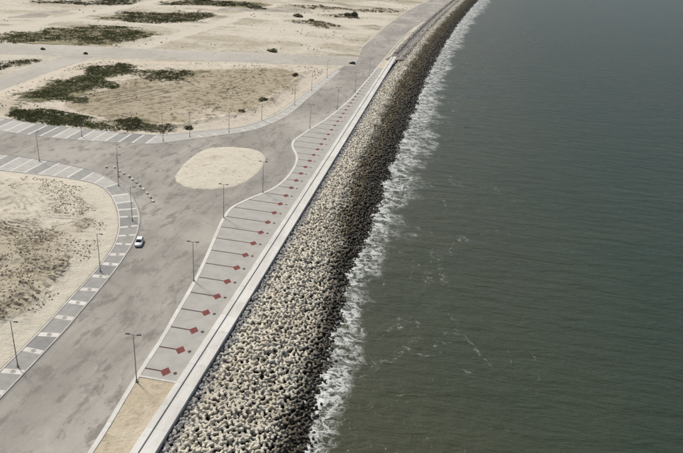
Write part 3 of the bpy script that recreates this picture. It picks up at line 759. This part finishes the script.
def join_copies(name, gv, gf, R, pos, sc, mat, attrs=None):
    """many copies of one shape in ONE mesh (countless stuff)"""
    nv = len(gv)
    allv = np.einsum('nij,vj->nvi', R, gv) * np.asarray(sc)[:, None, None] + pos[:, None, :]
    loops = np.concatenate([np.array(q) for q in gf]); lens = np.array([len(q) for q in gf])
    nn = len(pos)
    L = (loops[None, :] + (np.arange(nn) * nv)[:, None]).ravel()
    S = np.tile(lens, nn)
    me = bpy.data.meshes.new(name)
    me.vertices.add(nn * nv); me.vertices.foreach_set('co', allv.astype(np.float32).ravel())
    me.loops.add(len(L)); me.loops.foreach_set('vertex_index', L.astype(np.int32))
    me.polygons.add(len(S)); me.polygons.foreach_set('loop_start', np.concatenate([[0], np.cumsum(S)[:-1]]).astype(np.int32))
    me.update(calc_edges=True); me.validate()
    me.materials.append(M[mat])
    o = bpy.data.objects.new(name, me); COL.objects.link(o); return o
# positions: jittered rows over the slope
def scatter_rows(y0, y1, sp, u0, u1):
    P = []
    for r, y in enumerate(np.arange(y0, y1, sp * 0.87)):
        a = T0 + float(off(y)); s = float(shore_x(y))
        xs = np.arange(a + u0 * (s - a) + (r % 2) * sp / 2, a + u1 * (s - a), sp)
        P.append(np.column_stack([xs, np.full(len(xs), y)]))
    P = np.concatenate(P); P += rng.uniform(-.27, .27, P.shape) * sp
    return P
def cam_px(p):
    v = p - np.array((0, 0, 78.0)); d = v @ np.array(_f)
    return 341.5 + 650 * (v @ np.array(_r)) / d, 226.5 - 650 * (v @ np.array(_u)) / d, d
near = scatter_rows(60, 330, 1.16, -0.03, 1.03); far = scatter_rows(330, 1300, 1.5, -0.03, 1.03)
P2 = np.concatenate([near, far]); size = np.concatenate([np.full(len(near), 0.79), np.full(len(far), 1.05)])
z, u = bw_z(P2[:, 0], P2[:, 1])
pos = np.column_stack([P2, z - 0.35 + rng.uniform(-.24, .20, len(P2))])
size *= rng.uniform(0.94, 1.06, len(P2))
def lean_rot(nn, lean):
    a = zrot(nn); t = rng.normal(0, lean, nn); b = rng.uniform(0, 6.283, nn)
    ax = np.stack([np.cos(b), np.sin(b), np.zeros(nn)], 1); c = np.cos(t)[:, None, None]; s_ = np.sin(t)[:, None, None]
    K = np.zeros((nn, 3, 3)); K[:, 0, 2] = ax[:, 1]; K[:, 1, 2] = -ax[:, 0]; K[:, 2, 0] = -ax[:, 1]; K[:, 2, 1] = ax[:, 0]
    B = np.eye(3)[None] + s_ * K + (1 - c) * (K @ K)
    flip = np.where(rng.uniform(size=nn) < 0.72, -1.0, 1.0)
    Fm = np.zeros((nn, 3, 3)); Fm[:, 0, 0] = 1; Fm[:, 1, 1] = flip; Fm[:, 2, 2] = flip
    return B @ a @ Fm
R = lean_rot(len(P2), 0.33)
px, py, dd = cam_px(pos)
vis = (px > 2) & (px < 681) & (py < 451) & (py > 2) & (u < 0.97)
order = np.argsort(np.where(vis, dd, 1e9))[:300]
TV, TF = tetra_geo(7, True)
tme = bpy.data.meshes.new('tetrapod'); tme.from_pydata(TV.tolist(), [], TF); tme.materials.append(M['tetra']); tme.update()
for i in order:
    o = bpy.data.objects.new('tetrapod', tme); COL.objects.link(o)
    o.matrix_world = rot_to_mat(R[i], pos[i], size[i])
    tag(o, 'concrete tetrapod block on the breakwater slope beside the beige sand strip', 'tetrapod', 'tetrapods on the breakwater beside the beige sand strip')
rest = np.ones(len(P2), bool); rest[order] = False
TV6, TF6 = tetra_geo(6, False)
o = join_copies('tetrapods', TV6, TF6, R[rest], pos[rest], size[rest], 'tetra')
tag(o, 'countless concrete tetrapods armouring the breakwater along the diamond-patterned promenade', 'tetrapods', kind='stuff')

# rocks between wall and blocks
def rock_geo(seed, sub=1):
    bm = bmesh.new(); bmesh.ops.create_icosphere(bm, subdivisions=sub, radius=1.0)
    r = random.Random(seed)
    ax = [Vector((r.gauss(0, 1), r.gauss(0, 1), r.gauss(0, 1))).normalized() for _ in range(7)]; cut = [r.uniform(0.55, 0.9) for _ in ax]
    for vv in bm.verts:
        for a, c in zip(ax, cut):
            dd_ = vv.co.dot(a)
            if dd_ > c: vv.co -= a * (dd_ - c)
        vv.co *= r.uniform(0.9, 1.05)
    v = np.array([tuple(q.co) for q in bm.verts]) * np.array((1.0, 0.8, 0.7)); f = [tuple(q.index for q in p.verts) for p in bm.faces]
    bm.free(); return v, f
rows = []
for y in np.arange(50, 460, 0.62):
    for x in np.arange(-37.25, -34.0, 0.68): rows.append((x, y))
RP = np.array(rows); RP += rng.uniform(-.28, .28, RP.shape)
rz = -0.55 + 0.35 * fbm(RP[:, 0], RP[:, 1], 3.0, 121) + rng.uniform(-.15, .15, len(RP))
RP = np.column_stack([RP, rz]); RP[:, 0] += off(RP[:, 1])
RS = rng.uniform(0.40, 0.78, len(RP)); RR = rand_rot(len(RP))
px, py, dd = cam_px(RP); vis = (px > 2) & (px < 681) & (py < 451) & (py > 2)
order = np.argsort(np.where(vis, dd - 25 * RS, 1e9))[:300]
rocks = []
for k in range(6):
    v, f = rock_geo(k + 3); me = bpy.data.meshes.new('armour_rock'); me.from_pydata(v.tolist(), [], f); me.materials.append(M['rock']); me.update(); rocks.append((me, v, f))
for c, i in enumerate(order):
    o = bpy.data.objects.new('armour_rock', rocks[c % 6][0]); COL.objects.link(o); o.matrix_world = rot_to_mat(RR[i], RP[i], RS[i])
    tag(o, 'angular grey rock at the wall foot near the beige sand strip and first diamonds', 'rock', 'grey rocks at the wall foot near the beige sand strip')
rest = np.ones(len(RP), bool); rest[order] = False; idx = np.where(rest)[0]
o = join_copies('armour_rocks', rocks[0][1], rocks[0][2], RR[idx], RP[idx], RS[idx], 'rock')
tag(o, 'band of loose grey rocks between sea wall and tetrapods along the paved promenade', 'rocks', kind='stuff')

# beyond the wall's end: rubble ridges and a gravel strip
def far_x(dx): return [(dx + float(off(y)), float(y)) for y in np.arange(446, 1301, 12)]
tag(sheet('gravel_strip', [(-44.0, 441)] + far_x(-44.5)[1:] + far_x(-34.0)[::-1][:-1] + [(-36.2, 456), (-41.5, 455.3), (-41.5, 441)], 0.05, 'gravel', res=3.0,
          hfun=lambda x, y: (0.3 * (fbm(x, y, 5, 131) + .4), {})), 'dark gravel strip behind the breakwater past the wall end', kind='structure')
def rubble(name, cx, w, hmax, y0, y1, n, mat, smin, smax, label):
    y = rng.uniform(y0, y1, n); t = np.clip(rng.normal(0, 0.42, n), -1, 1); x = cx + off(y) + t * w + 0.6 * fbm(y, y * 0, 14, 141)
    zz = hmax * (1 - t * t) * (0.55 + 0.6 * fbm(x, y, 9, 143)) + 0.1
    Pp = np.column_stack([x, y, zz]); s = rng.uniform(smin, smax, n)
    o = join_copies(name, rocks[1][1], rocks[1][2], rand_rot(n), Pp, s, mat); return tag(o, label, 'rubble', kind='stuff')
rubble('rubble_bank', -36.2, 3.2, 1.5, 440, 1250, 5200, 'rock_pale', 0.5, 1.0, 'pale rubble bank along the breakwater crest past the wall end')
rubble('rubble_bank', -43.0, 2.0, 1.0, 470, 1250, 3000, 'rock_pale', 0.4, 0.9, 'pale rubble heap line beside the asphalt road past the wall end')

# ------------------------------------------------------------------ sea
yy = np.concatenate([np.arange(-400, 40, 40.), np.arange(40, 460, 0.9), np.arange(460, 1400, 4.0), np.arange(1400, 4000, 200.0), [6000., 9000.]])
dd = np.concatenate([np.arange(-7, 30, 0.6), np.arange(30, 70, 2.0), np.array([70, 80, 95, 115, 140, 180, 230, 300, 400, 550, 800, 1200, 2500, 6000.])])
Y, D = np.meshgrid(yy, dd, indexing='ij')
sx = np.interp(yy, [p[1] for p in SHORE], [p[0] for p in SHORE]) + off(np.minimum(yy, 1400)) + 0.7 * fbm(yy, yy * 0 + 3.3, 9.0, 71, 3) * (np.abs(yy) < 1400)
X = sx[:, None] + D
xf, yf, df = X.ravel(), Y.ravel(), D.ravel()
fade = sstep(75, 20, df)
zs = SEA_Z + fade * (0.22 * fbm(xf * 0.45, yf, 5.0, 151, 3) + 0.12 * fbm(xf, yf, 1.9, 153, 3)) + 0.55 * sstep(5, -1.5, df) * (fbm(xf, yf, 3.5, 155, 3) + 0.25) * sstep(1500, 1300, yf)
reach = np.interp(yf, [0, 80, 125, 150, 190, 240, 330, 420, 600, 900, 1400, 2000], [4.6, 4.8, 5.0, 9, 16, 21, 15, 11, 12, 16, 18, 18]) * (1 + 0.35 * fbm(yf, yf * 0, 24, 161, 3))
reach = reach * (1 + 0.55 * fbm(yf, yf * 0 + 9, 13, 163, 2))
core = np.interp(yf, [0, 125, 200, 300, 600, 1400], [0.6, 0.6, 1.0, 2.6, 7, 11])
cov = np.clip(np.where(df < core, 0.82 - 0.2 * np.clip(df, 0, None) / core, 0.56 * (1 - np.clip((df - core) / reach, 0, 1))), 0, 1)
nD = len(dd); F = []
for i in range(len(yy) - 1):
    b = i * nD
    for j in range(nD - 1): F.append((b + j, b + j + 1, b + nD + j + 1, b + nD + j))
tag(obj_from('sea', np.column_stack([xf, yf, zs]), F, 'sea', smooth=True, attrs={'foam': cov, 'offshore': df}), kind='structure')

# ------------------------------------------------------------------ vegetation
def tuft_geo(nl, spread, h, seed):
    r = random.Random(seed); v = []; f = []
    for _ in range(nl):
        a = r.uniform(0, 6.283); t = r.uniform(0.05, 1) ** 0.6 * spread; cx, cy, cz = t * math.cos(a), t * math.sin(a), r.uniform(0.1, 1) * h * (1.1 - 0.6 * t / spread)
        n = Vector((r.gauss(0, 1), r.gauss(0, 1), r.uniform(0.2, 1.6))).normalized(); uu = n.orthogonal().normalized(); ww = n.cross(uu)
        s = r.uniform(0.16, 0.34) * spread; k = len(v); c = Vector((cx, cy, cz))
        v += [tuple(c - uu * s), tuple(c + ww * s * .55), tuple(c + uu * s), tuple(c - ww * s * .55)]; f.append((k, k + 1, k + 2, k + 3))
    return np.array(v), f
def scrub(polys, per_m2, zfun, smin, smax, mat, label, seed, thr=-0.15, sc=9.0, name='scrub', edge=3.0):
    PP = []
    for pl in polys:
        X = np.array(pl); (x0, y0), (x1, y1) = X.min(0) - edge, X.max(0) + edge
        nn = int((x1 - x0) * (y1 - y0) * per_m2); x = rng.uniform(x0, x1, nn); y = rng.uniform(y0, y1, nn)
        d = polydist(x, y, pl) * np.where(inside(x, y, pl), 1, -1)
        k = (d / edge * 0.35 + fbm(x, y, sc, seed, 5) + rng.normal(0, 0.10, len(x)) > thr) & (d > -edge)
        PP.append(np.column_stack([x[k], y[k]]))
    PP = np.concatenate(PP); z = zfun(PP[:, 0], PP[:, 1])
    g, f = tuft_geo(16, 1.0, 0.55, seed)
    s = rng.uniform(smin, smax, len(PP)) * (0.7 + 0.5 * sstep(-.3, .5, fbm(PP[:, 0], PP[:, 1], 6, seed + 5)))
    o = join_copies(name, g, f, zrot(len(PP)), np.column_stack([PP, z]), s, mat)
    return tag(o, label, 'scrub', kind='stuff')
midz = lambda x, y: mid_h(x, y)[0]
scrub([VEG1], 3.0, midz, 0.35, 0.85, 'leaf', 'dark green scrub sprawling over the rough tan plot', 201, -0.02, 16, edge=8)
scrub([VEG4], 1.2, midz, 0.4, 0.8, 'leaf_dark', 'thin dark scrub patch at the back of the rough tan plot', 203, 0.16, 9, edge=6)
scrub([VEG2], 4.0, midz, 0.35, 0.8, 'leaf', 'green strip of low scrub edging the pale parking bays', 205, -0.2, 9, edge=2.5)
scrub([VEG3], 3.0, midz, 0.35, 0.8, 'leaf_dark', 'dark ragged scrub along the bank above the parking bays', 207, 0.12, 9, edge=4)
scrub([[(-300, 300), (-235.8, 314), (-224, 326), (-224.5, 300), (-226, 284), (-300, 270)]], 0.8, lambda x, y: 0.3 + 0 * x, 0.8, 1.5, 'leaf_dark', 'dark scrub filling the wedge plot between side roads', 209, -0.3, 14)
scrub([DARK[0]], 1.2, lambda x, y: 0.15 + 0 * x, 0.5, 1.1, 'leaf', 'olive scrub on the dark plot beyond the pale avenue', 211, 0.0, 24, edge=12)
scrub([DARK[2]], 0.8, lambda x, y: 0.15 + 0 * x, 0.7, 1.5, 'leaf_dark', 'dark scrub on the second plot beyond the pale avenue', 213, -0.05, 24, edge=12)
scrub([DARK[4]], 0.35, lambda x, y: 0.15 + 0 * x, 1.0, 2.0, 'leaf_dark', 'dark scrub on the third plot beyond the pale avenue', 215, 0.12, 24, edge=12)
scrub([DARK[3]], 0.35, lambda x, y: 0.15 + 0 * x, 1.0, 2.0, 'leaf_dark', 'dark scrub on the plot by the far sand tracks', 217, -0.02, 24, edge=10)
scrub([[(-150, 570), (-125, 590), (-95, 575), (-105, 552)], [(-135, 640), (-110, 655), (-85, 645), (-100, 628)], [(-180, 690), (-120, 715), (-60, 740), (-70, 715), (-150, 680)]], 0.3, lambda x, y: far_h(x, y)[0], 0.8, 1.6, 'leaf_dry', 'dry brush scattered over the far sand mounds', 219, 0.2, 8)
scrub([bank and [(-88, 372), (-81, 360), (-81, 290), (-90, 262), (-104, 240), (-108, 243), (-92, 268), (-86, 300), (-86.5, 350)]], 0.5, midz, 0.3, 0.7, 'leaf_dry', 'sparse dry tufts along the banked edge of the rough plot', 221, 0.25, 5)

def shrub(x, y, z, w, h, mat, label, seed, group=None):
    e = empty('shrub', (x, y, z)); g, f = tuft_geo(150, 1.0, 1.0, seed)
    g = g * np.array((w, w, h)); obj_from('foliage', g, f, mat, e)
    mb = MB()
    r = random.Random(seed)
    for _ in range(4): mb.tube((0, 0, -0.1), (r.uniform(-.4, .4) * w, r.uniform(-.4, .4) * w, h * 0.6), 0.05 * h, 0.02 * h, 5)
    mb.build('stem', 'stem', e)
    return tag(e, label, 'shrub', group)
def zmid(x, y): return float(mid_h(np.array([x]), np.array([y]))[0][0])
def zfar(x, y): return float(far_h(np.array([x]), np.array([y]))[0][0])
shrub(-85.6, 295, zmid(-85.6, 295), 2.4, 1.6, 'leaf_dark', 'dark shrub on the bank halfway along the rough plot', 301)
shrub(-84.8, 357, zmid(-84.8, 357), 2.0, 1.8, 'leaf_dark', 'shrub at the back corner of the rough plot bank', 302)
shrub(-88.5, 271, zmid(-88.5, 271), 1.6, 1.2, 'leaf_dry', 'small dry shrub on the bank above the road', 303)
shrub(-100.6, 240.6, zmid(-100.6, 240.6), 1.9, 1.1, 'leaf_dark', 'low dark shrub at the bank end opposite the oval island', 304)
for dx in (0,): shrub(-118.4, 427.5, zfar(-118.4, 427.5), 3.6, 2.0, 'leaf', 'squat green thicket beside the pale avenue', 305)
shrub(-97.6, 642, zfar(-97.6, 642), 3.2, 6.0, 'leaf_dark', 'tall dark bush on top of a far sand mound', 306)
shrub(-104, 646, zfar(-104, 646), 4.5, 2.6, 'leaf_dark', 'spreading dark bush beside the tall one on a far mound', 309)
shrub(-146, 612, zfar(-146, 612), 4.5, 3.0, 'leaf_dark', 'dark bush on a far mound away from the road', 307)
shrub(-128, 588, zfar(-128, 588), 3.0, 2.0, 'leaf_dry', 'brownish bush at the foot of a far mound', 308)
shrub(-239, 357, 0.1, 1.3, 1.3, 'leaf_dark', 'lone dark shrub at the edge of the pale avenue', 310)
shrub(-212, 357.5, 0.1, 1.2, 1.2, 'leaf_dark', 'lone shrub where the two pale avenues meet', 311)

def clods(outline, n, hf, mask, smin, smax, mat, label, seed):
    X = np.array(outline); (x0, y0), (x1, y1) = X.min(0), X.max(0)
    x = rng.uniform(x0, x1, n); y = rng.uniform(y0, y1, n)
    k = inside(x, y, outline); k &= polydist(x, y, outline) > 3.0
    x, y = x[k], y[k]; k = mask(x, y); x, y = x[k], y[k]
    s = smin + (smax - smin) * rng.uniform(0, 1, len(x)) ** 3
    o = join_copies('soil_clods', rocks[2][1], rocks[2][2], rand_rot(len(x)), np.column_stack([x, y, hf(x, y)[0] + 0.1 * s]), s, mat)
    return tag(o, label, 'soil clods', kind='stuff')
clods(left_out, 40000, left_h, lambda x, y: (fbm(x, y, 11, 401, 4) > 0.06) & (x > -150), 0.08, 0.34, 'clod', 'brown soil clods strewn over the tracked bare sand plot', 1)
clods(ov, 500, ov_h, lambda x, y: fbm(x, y, 5, 407, 3) > 0.1, 0.07, 0.25, 'clod', 'small stones scattered on the oval sand island', 4)
clods(mid_out, 9000, mid_h, lambda x, y: fbm(x, y, 13, 403, 4) > 0.12, 0.16, 0.6, 'clod', 'tan soil clods strewn over the rough scrub plot', 2)
clods(far_out, 9000, far_h, lambda x, y: (fbm(x, y, 30, 405, 4) > 0.22) & (x > -420), 0.3, 1.1, 'clod', 'dark lumps scattered over the far sand plots', 3)

# ------------------------------------------------------------------ street lamps
def make_lamp(double):
    root = empty('street_lamp')
    MB().box(-.3, .3, -.3, .3, -0.02, 0.06, .02, .02).tube((0, 0, 0.06), (0, 0, 0.55), 0.17, 0.15, 10).build('base', 'galv', root)
    MB().tube((0, 0, 0.5), (0, 0, 10.3), 0.095, 0.058, 10).build('pole', 'galv', root, True)
    for s in ((1, -1) if double else (1,)):
        a = MB().tube((0.05 * s, 0, 10.15), (0.75 * s, 0, 10.32), 0.05, 0.045, 8).build('arm', 'galv', root)
        hd = MB().box(min(.62 * s, 1.45 * s), max(.62 * s, 1.45 * s), -.17, .17, 10.26, 10.42, .10, .05).build('lamp_head', 'lamp_head', root)
        MB().box(min(.72 * s, 1.36 * s), max(.72 * s, 1.36 * s), -.12, .12, 10.235, 10.258).build('lens', 'lens', hd)
    return root
L2 = make_lamp(True); L1 = make_lamp(False)
dbl = [(-48.55, 89.0, 'double-headed street lamp at the corner of the beige sand strip'),
       (-52.6, 126.5, 'second double-headed street lamp on the white kerb from the beige sand strip'),
       (-58.2, 163.0, 'double-headed street lamp on the white kerb before it swings seaward'),
       (-53.3, 185.6, 'double-headed street lamp where the white kerb swings towards the wall'),
       (-55.2, 261.7, 'double-headed street lamp just past the second kerb bulge'),
       (-50.2, 298.1, 'second double-headed street lamp past the second kerb bulge'),
       (-47.8, 336.6, 'third double-headed street lamp past the second kerb bulge'),
       (-46.8, 383.3, 'double-headed street lamp by the far end of the diamond paving')]
for i, (x, y, lb) in enumerate(dbl):
    o = L2 if i == 0 else copy_tree(L2)
    o.location = (x, y, 0.14); o.rotation_euler = (0, 0, 0.08)
    tag(o, lb, 'street lamp', 'double-headed lamps along the promenade kerb')
sgl = [(-71.2, 87.4, 0, 'single-headed lamp by the curved tracks on the straight parking strip'),
       (-75.0, 124.3, 0, 'single-headed lamp on the parking strip next before the white car'),
       (-81.2, 153.0, .5, 'single-headed lamp on the parking strip just past the white car'),
       (-96.9, 175.4, .8, 'single-headed lamp at the corner of the parking strip inside the kerb blocks'),
       (-100.4, 182.3, .8, 'single-headed lamp between the corner parking bays and the loose kerb blocks'),
       (-131.0, 186.6, 1.57, 'single-headed lamp on the bays along the cross road'),
       (-132.6, 215.8, -1.57, 'single-headed lamp between bays opposite the green scrub strip'),
       (-103.2, 222.3, -1.2, 'single-headed lamp where the far parking strip turns'),
       (-96.2, 231.2, -.8, 'single-headed lamp on the far parking strip facing the oval island tip'),
       (-84.4, 243.0, -.8, 'second single-headed lamp past the turn of the far parking strip'),
       (-77.4, 265.4, -.3, 'third single-headed lamp past the turn of the far parking strip'),
       (-70.6, 297.0, 0, 'fourth single-headed lamp past the turn of the far parking strip'),
       (-69.6, 329.4, 0, 'fifth single-headed lamp past the turn of the far parking strip'),
       (-68.6, 364.8, 0, 'single-headed lamp at the far end of the rough plot strip')]
for i, (x, y, a, lb) in enumerate(sgl):
    o = L1 if i == 0 else copy_tree(L1)
    o.location = (x, y, 0.05); o.rotation_euler = (0, 0, a); o.scale = (1, 1, 0.97)
    tag(o, lb, 'street lamp', 'single-headed lamps along the parking strips')

# ------------------------------------------------------------------ loose kerb blocks at the corner
bl = [(-108.2, 188.9), (-105.8, 189.6), (-102.6, 187.2), (-100.3, 185.6), (-97.5, 183.6), (-95.4, 181.6), (-93.1, 179.5), (-90.9, 177.6), (-88.6, 175.3), (-86.2, 172.6), (-83.8, 169.7), (-81.9, 167.4)]
for i, (x, y) in enumerate(bl):
    w, d, h = random.uniform(1.0, 1.6), random.uniform(.6, .9), random.uniform(.3, .5)
    mb = MB().box(-w / 2, w / 2, -d / 2, d / 2, 0, h, .06, .06)
    if i % 3 == 1: mb.box(-w * .2, w * .45, -d * .3, d * .35, h - .01, h + .25, .05, .05)
    o = mb.build('kerb_block', 'kerb' if i % 3 else 'kerb_grey'); o.location = (x, y, 0.02); o.rotation_euler = (0, 0, random.uniform(-1.2, -.4))
    tag(o, 'pale concrete block in the curved line guarding the parking corner', 'block', 'concrete blocks along the parking corner')

# ------------------------------------------------------------------ cars
def make_car(paint, label, loc, rz):
    root = empty('parked_car', loc, rz)
    # body: cross-sections along y (front at +y)
    prof = [(-2.15, .42, .80, .78), (-2.05, .30, .95, .84), (-1.3, .24, .98, .88), (0.0, .22, .95, .89), (1.2, .24, .92, .88), (1.75, .28, .84, .84), (2.08, .36, .70, .74)]
    v = []; f = []
    for y, z0, z1, hw in prof:
        for x, z in ((-hw * .92, z0), (-hw, z0 + .18), (-hw, z1 - .16), (-hw * .9, z1), (hw * .9, z1), (hw, z1 - .16), (hw, z0 + .18), (hw * .92, z0)): v.append((x, y, z))
    for i in range(len(prof) - 1):
        for j in range(8):
            a = 8 * i + j; b = 8 * i + (j + 1) % 8; f.append((a, b, b + 8, a + 8)[::-1])
    f.append(tuple(range(8))); f.append(tuple(8 * (len(prof) - 1) + i for i in reversed(range(8))))
    body = obj_from('body', v, f, paint, root, True)
    # cabin glass house and roof
    cv = []; cf = []
    for y, z, hw in ((-1.95, .90, .76), (-1.55, 1.42, .60), (0.10, 1.44, .61), (0.95, .90, .77)): cv += [(-hw, y, z), (hw, y, z)]
    cf = [(0, 1, 3, 2), (4, 5, 7, 6), (0, 2, 4, 6), (1, 7, 5, 3), (2, 3, 5, 4), (0, 6, 7, 1)]
    obj_from('window_glass', cv, [q[::-1] for q in cf], 'glass', root)
    rv = MB().box(-.63, .63, -1.62, .14, 1.425, 1.49, .05, .06)
    rf = rv.build('roof', paint, root)
    pil = MB()
    for s in (-1, 1):
        pil.tube((.77 * s, .95, .90), (.615 * s, .10, 1.44), .04, .035, 6).tube((.765 * s, -1.95, .90), (.605 * s, -1.55, 1.42), .05, .045, 6).tube((.79 * s, -.4, .93), (.62 * s, -.45, 1.44), .04, .04, 6)
    pil.build('pillars', paint, root)
    for y in (1.32, -1.35):
        for s in (-1, 1):
            w = MB().tube((.70 * s, y, .32), (.90 * s, y, .32), .32, .32, 16).build('wheel', 'rubber', root)
            MB().tube((.86 * s, y, .32), (.915 * s, y, .32), .20, .18, 12).build('rim', 'rim', w)
    for s in (-1, 1):
        MB().box(min(.45 * s, .72 * s), max(.45 * s, .72 * s), 2.02, 2.10, .52, .66).build('headlight', 'lens', root)
        MB().box(min(.52 * s, .80 * s), max(.52 * s, .80 * s), -2.17, -2.08, .62, .82).build('tail_light', 'red_lens', root)
        MB().box(min(.88 * s, 1.02 * s), max(.88 * s, 1.02 * s), .62, .78, .92, 1.05, .02, .02).build('door_mirror', paint, root)
    MB().box(-.26, .26, -2.18, -2.13, .50, .61).build('number_plate', 'plate', root)
    MB().box(-.72, .72, -2.14, -2.0, .27, .42).build('bumper', 'rubber', root)
    return tag(root, label, 'car')
make_car('car_white', 'white hatchback parked on the asphalt beside the curved parking strip', (-73.0, 140.4, 0.02), 0.28 + math.pi)
make_car('car_dark', 'dark car stopped across the road near the far junction', (-62.3, 414.7, 0.03), 1.35)
